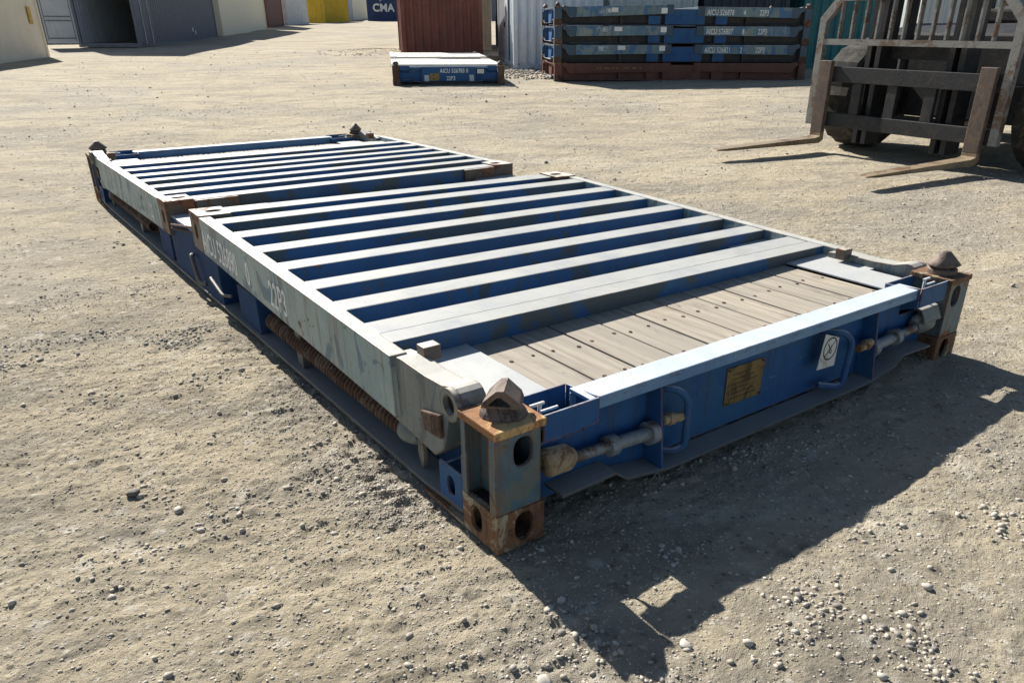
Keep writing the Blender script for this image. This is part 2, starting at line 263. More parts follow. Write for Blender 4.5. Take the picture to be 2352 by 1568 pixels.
# ------------------------------------------------------------------ mesh helpers
class MB:
    def __init__(s): s.v = []; s.f = []
    def add(s, vs, fs):
        o = len(s.v); s.v += [tuple(p) for p in vs]; s.f += [tuple(i+o for i in q) for q in fs]; return s
    def box(s, x0, x1, y0, y1, z0, z1):
        return s.add([(x0, y0, z0), (x1, y0, z0), (x1, y1, z0), (x0, y1, z0), (x0, y0, z1), (x1, y0, z1), (x1, y1, z1), (x0, y1, z1)],
                     [(3, 2, 1, 0), (4, 5, 6, 7), (0, 1, 5, 4), (1, 2, 6, 5), (2, 3, 7, 6), (3, 0, 4, 7)])
    def prism(s, poly, axis, a0, a1):       # poly in the two other axes, in order (x: y,z) (y: x,z) (z: x,y)
        n = len(poly)
        def P(u, v, a): return (a, u, v) if axis == 'x' else ((u, a, v) if axis == 'y' else (u, v, a))
        return s.add([P(u, v, a0) for u, v in poly]+[P(u, v, a1) for u, v in poly],
                     [tuple(range(n)), tuple(range(2*n-1, n-1, -1))]+[(i, i+n, (i+1) % n+n, (i+1) % n) for i in range(n)])
    def tube(s, path, r, seg=10, caps=True):
        path = [Vector(p) for p in path]; n = len(path); rings = []
        rr = r if isinstance(r, (list, tuple)) else [r]*n
        t0 = (path[1]-path[0]).normalized(); a = t0.orthogonal().normalized()
        for i, p in enumerate(path):
            t = ((path[min(i+1, n-1)]-path[max(i-1, 0)])).normalized(); a = (a-t*a.dot(t)).normalized(); b = t.cross(a)
            rings.append([p+(a*math.cos(2*math.pi*j/seg)+b*math.sin(2*math.pi*j/seg))*rr[i] for j in range(seg)])
        fs = [(i*seg+j, i*seg+(j+1) % seg, (i+1)*seg+(j+1) % seg, (i+1)*seg+j) for i in range(n-1) for j in range(seg)]
        if caps: fs += [tuple(range(seg-1, -1, -1)), tuple((n-1)*seg+j for j in range(seg))]
        return s.add([q for g in rings for q in g], fs)
    def cyl(s, p0, p1, r, seg=16): return s.tube([p0, p1], r, seg)
    def loft(s, rings):
        seg = len(rings[0]); n = len(rings)
        return s.add([q for g in rings for q in g], [(i*seg+j, i*seg+(j+1) % seg, (i+1)*seg+(j+1) % seg, (i+1)*seg+j) for i in range(n-1) for j in range(seg)]+[tuple(range(seg-1, -1, -1)), tuple((n-1)*seg+j for j in range(seg))])
    def holeplate(s, axis, u0, u1, v0, v1, a0, a1, hu, hv, ru, rv, n=20):   # plate with an oval hole
        ang = sorted(set([2*math.pi*i/n for i in range(n)]+[math.atan2(v-hv, u-hu) % (2*math.pi) for u in (u0, u1) for v in (v0, v1)]))
        inn = []; out = []
        for t in ang:
            c, s_ = math.cos(t), math.sin(t); k = (abs(c)**2.6+abs(s_)**2.6)**(-1/2.6); inn.append((hu+ru*c*k, hv+rv*s_*k))
            m = min([(u1-hu)/c if c > 1e-9 else ((u0-hu)/c if c < -1e-9 else 1e9), (v1-hv)/s_ if s_ > 1e-9 else ((v0-hv)/s_ if s_ < -1e-9 else 1e9)]); out.append((hu+m*c, hv+m*s_))
        N = len(ang)
        def P(p, a): return (a, p[0], p[1]) if axis == 'x' else ((p[0], a, p[1]) if axis == 'y' else (p[0], p[1], a))
        vs = [P(p, a0) for p in out]+[P(p, a0) for p in inn]+[P(p, a1) for p in out]+[P(p, a1) for p in inn]; fs = []
        for i in range(N):
            j = (i+1) % N
            fs += [(i, j, N+j, N+i), (2*N+i, 3*N+i, 3*N+j, 2*N+j), (i, 2*N+i, 2*N+j, j), (N+i, N+j, 3*N+j, 3*N+i)]
        return s.add(vs, fs)
    def build(s, name, mat, parent=None, bevel=0., smooth=False, mir=(0, 0), W=2.438, L=6.058, xf=None):
        vs = s.v
        if mir[0]: vs = [(W-x, y, z) for x, y, z in vs]
        if mir[1]: vs = [(x, L-y, z) for x, y, z in vs]
        if xf is not None: vs = [tuple(xf @ Vector(p)) for p in vs]
        me = bpy.data.meshes.new(name); me.from_pydata(vs, [], s.f)
        bm = bmesh.new(); bm.from_mesh(me); bmesh.ops.recalc_face_normals(bm, faces=bm.faces)
        bm.to_mesh(me); bm.free()
        if smooth:
            me.shade_smooth(); me.set_sharp_from_angle(angle=math.radians(38))
        return mkobj(name, me, mat, parent, bevel)
def mkobj(name, me, mat, parent=None, bevel=0.):
    ob = bpy.data.objects.new(name, me); C.objects.link(ob)
    if mat is not None and not me.materials: me.materials.append(M[mat] if isinstance(mat, str) else mat)
    if parent is not None: ob.parent = parent
    if bevel > 0:
        b = ob.modifiers.new('bevel', 'BEVEL'); b.width = bevel; b.segments = 2; b.limit_method = 'ANGLE'; b.angle_limit = math.radians(50)
    return ob
def thing(name, label, cat, loc=(0, 0, 0), rz=0, group=None):
    o = bpy.data.objects.new(name, None); C.objects.link(o); o.location = loc; o.rotation_euler = (0, 0, rz); o.empty_display_size = .2
    return tag(o, label, cat, group)
def tag(o, label, cat, group=None, kind=None):
    if label: o['label'] = label
    if cat: o['category'] = cat
    if group: o['group'] = group
    if kind: o['kind'] = kind
    return o
def text(s, size, mat, parent, mtx, name='lettering', bold=.0, xs=1.0):
    cu = bpy.data.curves.new('t', 'FONT'); cu.body = s; cu.size = size; cu.extrude = .0008; cu.offset = bold; cu.resolution_u = 3; cu.space_character = 1.05
    tmp = bpy.data.objects.new('t', cu); C.objects.link(tmp); bpy.context.view_layer.update()
    me = bpy.data.meshes.new_from_object(tmp.evaluated_get(bpy.context.evaluated_depsgraph_get()))
    bpy.data.objects.remove(tmp); bpy.data.curves.remove(cu); me.materials.clear()
    me.transform(mtx @ Matrix.Diagonal((xs, 1, 1, 1))); me.name = name
    return mkobj(name, me, mat, parent)
def basis(o, right, up):
    r = Vector(right).normalized(); u = Vector(up).normalized(); n = r.cross(u)
    return Matrix(((r.x, u.x, n.x, o[0]), (r.y, u.y, n.y, o[1]), (r.z, u.z, n.z, o[2]), (0, 0, 0, 1)))

# ------------------------------------------------------------------ ground
def axis_lines(a, b, fine, lo, hi, gr):
    mid = np.arange(a, b+fine*.5, fine); up = [mid[-1]]; st = fine
    while up[-1] < hi: st = min(st*gr, 6.); up.append(up[-1]+st)
    dn = [a]; st = fine
    while dn[-1] > lo: st = min(st*gr, 6.); dn.append(dn[-1]-st)
    return np.concatenate([np.array(dn[:0:-1]), mid, np.array(up[1:])])
gx = axis_lines(-1.5, 1.6, .0085, -160, 240, 1.04); gy = axis_lines(-1.2, 2.2, .0085, -60, 330, 1.04)
sx_ = np.gradient(gx); sy_ = np.gradient(gy)
X, Yg = np.meshgrid(gx, gy); SP = np.maximum(sx_[None, :], sy_[:, None])
Zg = terrain(X, Yg, SP); GV = gravelly(X, Yg)
nx, ny = len(gx), len(gy)
me = bpy.data.meshes.new('ground'); co = np.stack([X, Yg, Zg], -1).reshape(-1, 3).astype(np.float32)
ii = np.arange(nx*ny).reshape(ny, nx); quads = np.stack([ii[:-1, :-1], ii[:-1, 1:], ii[1:, 1:], ii[1:, :-1]], -1).reshape(-1, 4)
def fast_mesh(me, co, polys):
    k = polys.shape[1]; n = len(polys)
    me.vertices.add(len(co)); me.vertices.foreach_set('co', co.astype(np.float32).ravel())
    me.loops.add(n*k); me.loops.foreach_set('vertex_index', polys.astype(np.int32).ravel())
    me.polygons.add(n); me.polygons.foreach_set('loop_start', np.arange(0, n*k, k, dtype=np.int32))
    me.update(calc_edges=True)
fast_mesh(me, co, quads)
at = me.attributes.new('gravel', 'FLOAT', 'POINT'); at.data.foreach_set('value', GV.reshape(-1).astype(np.float32))
me.shade_smooth()
gro = mkobj('ground', me, 'ground'); gro['kind'] = 'structure'; gro['label'] = 'pale dusty dirt and gravel yard'

# loose gravel
ico_bm = bmesh.new(); bmesh.ops.create_icosphere(ico_bm, subdivisions=1, radius=1)
IV = np.array([v.co[:] for v in ico_bm.verts]); IF = np.array([[v.index for v in f.verts] for f in ico_bm.faces]); ico_bm.free()
OV = np.array([[1,0,0],[-1,0,0],[0,1,0],[0,-1,0],[0,0,1],[0,0,-1]], float); OF = np.array([[0,2,4],[2,1,4],[1,3,4],[3,0,4],[2,0,5],[1,2,5],[3,1,5],[0,3,5]])
def stones(name, pts, sizes, mat, sink=.35, IV=IV, IF=IF, flat=(.45, .85)):
    n = len(pts); V = np.repeat(IV[None], n, 0)*(1+rng.uniform(-1, 1, (n, len(IV), 1))*(.24 if len(IV) < 30 else .04))
    sc3 = np.stack([rng.uniform(.8, 1.5, n), rng.uniform(.7, 1.1, n), rng.uniform(*flat, n)], -1)*sizes[:, None]
    V = V*sc3[:, None, :]; a = rng.uniform(0, 6.283, n); ca, sa = np.cos(a)[:, None], np.sin(a)[:, None]
    x, y = V[:, :, 0]*ca-V[:, :, 1]*sa, V[:, :, 0]*sa+V[:, :, 1]*ca
    zc = terrain(pts[:, 0], pts[:, 1])+sc3[:, 2]*(1-sink*1.6)
    co = np.stack([x+pts[:, :1], y+pts[:, 1:2], V[:, :, 2]+zc[:, None]], -1).reshape(-1, 3)
    F = (IF[None]+(np.arange(n)*len(IV))[:, None, None]).reshape(-1, 3)
    me = bpy.data.meshes.new(name); fast_mesh(me, co, F); return mkobj(name, me, mat)
def sample(n, cx, cy, rad, p):
    r = rad*rng.uniform(0, 1, n)**p; a = rng.uniform(0, 6.283, n)
    return np.stack([cx+r*np.cos(a), cy+r*np.sin(a)], -1)
def clump(pts, keep):
    return pts[rng.uniform(0, 1, len(pts)) < keep+(1-keep)*gravelly(pts[:, 0], pts[:, 1])**1.3]
P1 = clump(sample(230000, -.15, .35, 3.0, .68), .32); S1 = np.clip(.0028*np.exp(rng.normal(0, .40, len(P1))), .0014, .007)
P2 = clump(sample(60000, 1.5, 4, 10, .72), .25); S2 = np.clip(.0056*np.exp(rng.normal(0, .38, len(P2))), .0035, .013)
g1 = stones('gravel', np.concatenate([P1, P2]), np.concatenate([S1, S2]), 'stone', .52, OV, OF, (.35, .7)); tag(g1, 'fine grey and tan grit lying over the dirt yard', None, kind='stuff')
P3 = clump(sample(9000, 8, 12, 18, .7), .2); S3 = np.clip(.010*np.exp(rng.normal(0, .4, len(P3))), .006, .03)
P4 = clump(sample(2600, -.1, .5, 3.2, .8), .12); S4 = np.clip(.0058*np.exp(rng.normal(0, .38, len(P4))), .004, .013)
CL = []
for cx_, cy_ in np.concatenate([sample(46, -.3, .5, 2.6, .6), np.array([[.55, -.62], [.62, -.66], [.95, -.62], [-.05, -.42], [-.9, .55]])]):
    m_ = rng.integers(25, 90); CL.append(np.stack([cx_+rng.normal(0, rng.uniform(.04, .11), m_), cy_+rng.normal(0, rng.uniform(.03, .07), m_)], -1))
CL = np.concatenate(CL); SC = np.clip(.0048*np.exp(rng.normal(0, .4, len(CL))), .0025, .012)
P5 = sample(2600, 13.6, 16.3, 3.4, .8); P5 = P5[(P5[:, 1] > 14.6-.577*(P5[:, 0]-10.5))]; S5 = rng.uniform(.015, .05, len(P5))
P6 = sample(700, 13.3, 27.6, 2.6, .62); S6 = rng.uniform(.01, .028, len(P6))
PP = np.concatenate([P3, P4, P5, P6, CL]); SS = np.concatenate([S3, S4, S5, S6, SC])
gv = stones('gravel', PP, SS, 'stone', .42); tag(gv, 'loose grey and tan gravel scattered over the dirt yard', None, kind='stuff')
bm_ = bmesh.new(); bmesh.ops.create_icosphere(bm_, subdivisions=2, radius=1); IV2 = np.array([v.co[:] for v in bm_.verts]); IF2 = np.array([[v.index for v in f.verts] for f in bm_.faces]); bm_.free()
def single_stone(x, y, r, mat, label):
    q = IV2.copy(); d = np.ones(len(q))
    for _ in range(9):
        nrm = rng.normal(size=3); nrm /= np.linalg.norm(nrm); d = np.minimum(d, rng.uniform(.62, .9)/np.maximum(q @ nrm, 1e-3))
    q = q*np.clip(d, .5, 1)[:, None]/(1+rng.uniform(-.05, .05, (len(q), 1)))
    o = stones('stone', np.array([[x, y]]), np.array([r]), mat, .3, q/(1+0*q), IF2)
    tag(o, label, 'stone', 'larger stones lying on the dirt')
single_stone(-.742, .961, .021, 'darkstone', 'dark grey stone on the open dirt at the left')
single_stone(.174, -.545, .017, 'palestone', 'pale rounded stone at the tip of the near corner post shadow')
single_stone(-.172, -.44, .018, 'palestone', 'pale stone cut by the bottom edge of the photo')
single_stone(.30, -.63, .013, 'palestone', 'small pale stone just right of the rounded one at the shadow tip')
single_stone(.842, -.776, .015, 'palestone', 'white stone on the sunlit dirt at lower right')

# ------------------------------------------------------------------ folded flat rack
RW, RL, RH = 2.438, 6.058, .384
def sup(cx, cy, ax, ay, z, rot, n=16, e=3.5):
    out = []
    for i in range(n):
        t = 2*math.pi*i/n; c, s_ = math.cos(t), math.sin(t); k = (abs(c)**e+abs(s_)**e)**(-1/e); x, y = ax*c*k, ay*s_*k
        out.append((cx+x*math.cos(rot)-y*math.sin(rot), cy+x*math.sin(rot)+y*math.cos(rot), z))
    return out
def twistlock(parent, mir, rot, cx=.086, cy=.088):
    b = MB(); R = RH
    if mir == (0, 0):          # open, tent-shaped head on a flared foot
        b.loft([sup(cx, cy, .066, .060, R, rot, 16, 2.4), sup(cx, cy, .060, .054, R+.012, rot, 16, 2.4), sup(cx, cy, .046, .044, R+.030, rot, 16, 2.2), sup(cx, cy, .044, .042, R+.036, rot, 16, 2.2)])
        o_ = [(-.056, .034), (-.050, .050), (-.012, .083), (.010, .085), (.052, .052), (.060, .034)]; i_ = [(-.034, .040), (-.030, .046), (-.010, .064), (.002, .065), (.024, .047), (.028, .040)]
        vs = []; n = 6
        for d, kk in ((-.046, .96), (.046, .86)):
            for P in (o_, i_):
                for u, z in P: vs.append((cx+u*kk*math.cos(rot)-d*math.sin(rot), cy+u*kk*math.sin(rot)+d*math.cos(rot), R+z))
        fs = []
        for q in range(n):
            p = (q+1) % n; fs += [(q, p, n+p, n+q), (2*n+q, 3*n+q, 3*n+p, 2*n+p), (q, 2*n+q, 2*n+p, p), (n+q, n+p, 3*n+p, 3*n+q)]
        b.add(vs, fs)
    else:
        b.loft([sup(cx, cy, .060, .060, R, 0, 20, 2), sup(cx, cy, .060, .060, R+.020, 0, 20, 2), sup(cx, cy, .050, .050, R+.027, 0, 20, 2)])
        b.loft([sup(cx, cy, .052, .046, R+.028, rot, 16, 2.6), sup(cx, cy, .068, .056, R+.036, rot, 16, 2.6), sup(cx, cy, .067, .054, R+.043, rot, 16, 2.6), sup(cx, cy, .046, .034, R+.064, rot, 16, 3), sup(cx, cy, .020, .015, R+.090, rot, 16, 3), sup(cx, cy, .012, .010, R+.093, rot, 16, 3)])
    return b.build('twistlock', 'twist', parent, .002, mir != (0, 0), mir)
def corner_post(root, mir, cfg, det):
    b = MB()
    if det > 1:
        b.holeplate('y', .0, .150, .125, .36, .004, .016, .092, .302, .032, .045)
        b.box(.008, .150, .160, .172, .125, .36)              # rear plate of the channel
        b.box(.055, .067, .016, .160, .125, .36)              # inner web
        b.box(.138, .150, .016, .160, .125, .36)
        b.box(.0, .012, .0165, .034, .125, .36)                # lips left and right of the side opening
        b.box(.0, .0078, .15, .1735, .125, .36)
    else:
        b.box(.004, .150, .004, .172, .125, .36)
    p = b.build('corner_post', cfg['post'], root, .002, mir=mir)
    c = MB()
    if det > 1:
        c.holeplate('y', 0, .162, .004, .125, 0, .014, .092, .066, .032, .045)
        c.holeplate('x', .0145, .178, .004, .125, 0, .014, .108, .066, .030, .042)
        c.box(.148, .162, .0145, .178, .004, .125); c.box(.0145, .1475, .164, .178, .004, .125)
        c.box(.0145, .1475, .0145, .1635, .113, .1245); c.box(.001, .161, .001, .177, 0, .0035)
    else:
        c.box(0, .162, 0, .178, 0, .125); c.box(.06, .125, -.002, .0, .025, .11); c.box(-.002, 0, .08, .14, .025, .11)
    c.build('corner_casting', cfg['casting'], p, .003, mir=mir)
    MB().box(-.003, .166, -.003, .181, .3603, RH).build('top_plate', cfg['topplate'] if mir == (0, 0) else 'casting', p, .003, mir=mir)
    rot = {(0, 0): -.75, (1, 0): .35, (0, 1): .3, (1, 1): .9}[mir]
    if cfg.get('twist', True): twistlock(p, mir, rot)
    if det > 1:
        v = MB().box(.02, .135, .03, .15, .126, .1265); v.build('shade_sheet', 'void', p, mir=mir)  # near-black sheet in the hollow post, its inner shade as colour
def bent(path, n=4):
    pts = [Vector(p) for p in path]; out = [pts[0]]
    for i in range(1, len(pts)-1):
        a, b, c = pts[i-1], pts[i], pts[i+1]; r = min(.03, (b-a).length*.45, (c-b).length*.45)
        s_, e = b+(a-b).normalized()*r, b+(c-b).normalized()*r
        for j in range(n+1):
            t = j/n; out.append(s_*(1-t)**2+b*2*t*(1-t)+e*t*t)
    return out+[pts[-1]]
def end_beam(root, my, cfg, det):
    m = (0, my)
    b = MB(); b.box(.372, RW-.372, .086, .098, .062, .3595); b.box(.150, .3715, .086, .098, .062, .245); b.box(RW-.3715, RW-.150, .086, .098, .062, .245)
    e = b.build('end_beam', cfg['beam'], root, mir=m)
    f = MB(); f.box(.345, RW-.345, .028, .126, .36, .374); f.box(.345, RW-.345, .028, .036, .334, .3595); f.box(.345, RW-.345, .118, .126, .29, .3595)
    f.build('top_flange', cfg['flange'], e, .003, mir=m)
    prof = [(.225, .114), (.43, .120), (.478, .084), (.66, .056), (1.778, .056), (1.96, .084), (2.008, .120), (2.213, .114)]
    lo = [(x, z-.010) for x, z in prof[::-1]]
    f = MB().prism(prof+lo, 'y', -.004, .0855); f.build('bottom_flange', cfg['lower'], e, .002, mir=m)
    for gx_ in (.632, 1.806):
        MB().prism([(.03, .332), (.0855, .332), (.0855, .060), (.0, .060)], 'x', gx_-.005, gx_+.005).build('gusset', cfg['beam'], e, .002, mir=m)
    for s_ in (0, 1):
        mm = (s_, my)
        k = MB(); k.box(.168, .365, .012, .019, .300, .381); k.box(.125, .365, .168, .175, .24, .366); k.prism([(.019, .30), (.168, .24), (.168, .366), (.019, .381)], 'x', .365, .371)
        k.build('lock_pocket', cfg['beam'], e, .0015, mir=mm)
        if det > 1:
            k = MB().box(.175, .225, .085, .093, .372, .380); k.box(.19, .25, .055, .062, .365, .372); k.cyl((.21, .09, .31), (.21, .09, .372), .006, 8)
            k.build('lock_lever', 'sticker', e, .001, mir=mm)
            r = MB(); r.cyl((.30, .045, .192), (.445, .045, .186), .017, 14); r.cyl((.43, .045, .186), (.462, .045, .185), .033, 18); r.cyl((.462, .045, .185), (.60, .045, .178), .022, 14); r.cyl((.595, .045, .178), (.626, .045, .177), .038, 18)
            r.build('lock_rod', 'rod', e, 0, True, mm)
            r = MB(); r.tube([(.195, .05, .205), (.205, .05, .205), (.275, .05, .20), (.30, .05, .197)], [.03, .043, .041, .025], 20)
            r.build('roller', 'tan' if (s_, my) == (0, 0) else 'mint2', e, 0, True, mm)
            if s_: MB().prism([(.03, .275), (.085, .285), (.085, .273), (.032, .262), (.012, .215), (.004, .222)], 'x', .17, .30).build('roller_bracket', 'mint2', e, .002, mir=mm)
            r = MB().cyl((.648, .03, .215), (.735, .03, .205), .016, 12); r.cyl((.668, .03, .2127), (.69, .03, .210), .021, 12); r.build('pin', 'tan', e, 0, True, mm)
            if s_ == 0:
                pth = [(.66, .086, .305), (.70, .03, .31), (.742, .015, .27), (.744, .015, .10), (.70, .03, .085), (.655, .084, .088)]
            else:
                pth = [(RW-x, y, z) for x, y, z in [(1.53, .086, .30), (1.575, .02, .305), (1.622, .01, .262), (1.60, .008, .092), (1.575, .02, .084), (1.50, .05, .10)]]
            MB().tube(bent(pth), .0125, 10).build('handle', cfg['beam'], e, 0, True, mm)
    if det > 1 and not my:
        pl = MB().prism([(1.0, .138), (1.194, .136), (1.196, .278), (1.002, .281)], 'y', .081, .0855).build('data_plate', 'brass', e, .001)
        r = MB()
        for x, z in ((1.008, .146), (1.187, .144), (1.188, .270), (1.009, .273)): r.cyl((x, .0805, z), (x, .077, z), .005, 8)
        for i in range(6): r.box(1.03, 1.165-.02*(i % 3), .080, .0808, .160+i*.018, .163+i*.018)
        r.build('rivet_and_print', 'darkrust', pl)
        st = MB().prism([(1.449, .180), (1.557, .174), (1.560, .285), (1.470, .318)], 'y', .030, .0325).build('sticker', 'sticker', e)
        r = MB(); n = 36; cx, cz, R0, R1, tl = 1.512, .252, .040, .045, -.18
        ring = [(cx+R*math.cos(2*math.pi*i/n)*.93, .0292, cz+R*math.sin(2*math.pi*i/n)) for R in (R0, R1) for i in range(n)]
        r.add(ring+[(x, .0299, z) for x, y, z in ring], [q for i in range(n) for q in ((i, (i+1) % n, n+(i+1) % n, n+i), (2*n+i, 3*n+i, 3*n+(i+1) % n, 2*n+(i+1) % n), (i, 2*n+i, 2*n+(i+1) % n, (i+1) % n), (n+i, n+(i+1) % n, 3*n+(i+1) % n, 3*n+i))])
        for (xa, za), (xb, zb), wd in [((-.030, -.028), (.030, .030), .003), ((-.018, .024), (.0, -.004), .004), ((.006, .012), (-.004, -.016), .004), ((-.004, -.016), (.010, -.020), .003), ((.010, -.020), (.008, -.004), .003)]:
            d = Vector((xb-xa, zb-za)).normalized(); nn = Vector((-d.y, d.x))*wd/2
            r.prism([(cx+xa+nn.x, cz+za+nn.y), (cx+xb+nn.x, cz+zb+nn.y), (cx+xb-nn.x, cz+zb-nn.y), (cx+xa-nn.x, cz+za-nn.y)], 'y', .0292, .0299)
        r.build('no_hooks_symbol', 'black', st)
        text('6/10', .03, 'chalk', e, basis((.845, .0855, .225), (1, 0, .02), (0, 0, 1)), 'chalk_mark')
        
    return e
def hinge_set(wall, mir, cfg, y0, z0, det):
    pr = [(y0+.06, z0-.012), (y0-.02, z0-.002), (.40, z0-.004), (.30, z0+.002)]
    cy, cz, r = .232, z0-.030, .050
    for i in range(9):
        t = math.radians(80+i*22.5); pr.append((cy+r*math.cos(t), cz+r*math.sin(t)))
    pr += [(.27, z0-.10), (.30, .20), (.36, .15), (y0+.06, .17)]
    h = MB().prism(pr, 'x', .018, .098).build('hinge_arm', cfg['hinge'], wall, .003, mir=mir)
    if det > 1:
        k = MB(); n = 20
        vs = []
        for a, R in ((.000, .050), (.000, .030), (.0178, .030), (.0178, .050)): vs += [(a, cy+R*math.cos(2*math.pi*i/n), cz+R*math.sin(2*math.pi*i/n)) for i in range(n)]
        k.add(vs, [(q*n+i, q*n+(i+1) % n, ((q+1) % 4)*n+(i+1) % n, ((q+1) % 4)*n+i) for q in range(4) for i in range(n)])
        k.build('hinge_eye', cfg['hinge'], wall, 0, True, mir)
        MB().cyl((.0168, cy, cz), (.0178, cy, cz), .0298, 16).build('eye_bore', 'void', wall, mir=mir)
        MB().box(.085, .145, y0-.055, y0-.005, z0-.02, z0+.028).build('stop_block', 'railcast', wall, .003, mir=mir)
        MB().prism([(.30, z0-.09), (.42, z0-.12), (.40, z0-.18), (.30, z0-.17)], 'x', .006, .0175).build('hinge_lug', 'darkrust', wall, .004, mir=mir)
def end_wall(root, my, cfg, det, y0=.572, ln=2.282, zt=.404, tilt=.027, txt=(), twist=0.):
    # built as the y=0 end; rotates about the hinge line
    m = (0, my)
    sh = Matrix.Identity(4); sh[2][0] = -twist
    xf0 = sh @ Matrix.Translation((0, y0, zt)) @ Matrix.Rotation(tilt, 4, 'X')
    def bd(b, name, mat, par, bev=.003, mx=0):
        b.v = [tuple(xf0 @ Vector((RW-p[0] if mx else p[0], p[1], p[2]))) for p in b.v]; return b.build(name, mat, par, bev, mir=(0, my))
    plated = cfg.get('plated')
    b = MB()
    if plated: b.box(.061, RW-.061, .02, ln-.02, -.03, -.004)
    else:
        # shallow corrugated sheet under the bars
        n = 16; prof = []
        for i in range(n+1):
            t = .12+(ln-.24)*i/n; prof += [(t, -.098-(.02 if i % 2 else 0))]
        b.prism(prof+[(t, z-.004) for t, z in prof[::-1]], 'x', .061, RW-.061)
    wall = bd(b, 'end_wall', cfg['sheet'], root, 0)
    if plated:
        for x in np.linspace(.42, 2.0, 5): bd(MB().box(x-.004, x+.004, .03, ln-.03, -.0038, -.0015), 'panel_seam', 'darkrust', wall, 0)
    for s_ in (0, 1):
        r = MB().prism([(0, -.212), (.012, 0), (ln-.178, 0), (ln-.178, -.186)], 'x', 0, .060)
        bd(r, 'side_rail', cfg['rail'] if not (my and 'rail_far' in cfg) else cfg['rail_far'], wall, .003, s_)
        c = MB()
        if det > 1:
            c.holeplate('z', 0, .165, ln-.178, ln, -.012, .006, .10, ln-.088, .040, .025)
            c.holeplate('x', ln-.178, ln, -.186, -.012, 0, .014, ln-.088, -.09, .026, .040)
            c.box(.0145, .165, ln-.014, ln, -.186, -.0125); c.box(.0145, .165, ln-.178, ln-.164, -.186, -.0125); c.box(.151, .165, ln-.1635, ln-.0145, -.186, -.0125)
        else:
            c.box(0, .165, ln-.178, ln, -.186, .006); c.box(-.002, 0, ln-.115, ln-.06, -.13, -.05)
        bd(c, 'corner_casting', cfg['wallcasting'], wall, .006, s_)
    if not plated:
        bars = [.529, .806, 1.102, 1.400, 1.691, 1.989] if ln > 2.2 else [.474, .747, 1.019, 1.266, 1.533, 1.793]
        for i, t in enumerate(bars):
            bw = .058 if ln > 2.2 else .052
            bd(MB().prism([(t-bw, -.002), (t+bw, -.002), (t+bw+.012, -.096), (t-bw-.012, -.096)], 'x', .0605, RW-.0605), 'crossbar', cfg['bar'], wall, .006)
        if ln > 2.2:
            bd(MB().box(.0605, RW-.0605, .112, .204, -.12, -.001), 'hinge_beam', cfg['bar'], wall, .003); bd(MB().box(.0605, RW-.0605, .2065, .325, -.10, -.003), 'crossbar', cfg['bar'], wall, .004)
        else: bd(MB().box(.0605, RW-.0605, .06, .285, -.12, -.036), 'hinge_beam', cfg['bar'], wall, .003)
        bd(MB().box(.1655, RW-.1655, ln-.13, ln-.012, -.13, -.001), 'header_beam', cfg['bar'], wall, .003)
        if det > 1: 
            for s_ in (0, 1): bd(MB().box(.17, .42, ln-.0115, ln+.012, -.10, -.004), 'header_pad', cfg['wallcasting'], wall, .004, s_)
    for s_ in (0, 1): hinge_set(wall, (s_, my), cfg, y0, zt-(twist*RW if s_ else 0), det)
    for (s, t, z, size, mat, xs) in txt:
        P = xf0 @ Vector((-.0012, t, z)); yy = RL-P.y if my else P.y
        rt = (0, -1, -math.tan(tilt)) if not my else (0, -1, math.tan(tilt))
        text(s, size, mat, wall, basis((P.x, yy, P.z), rt, (0, -math.tan(tilt)*0, 1)), 'lettering', .0012, xs)
    return wall
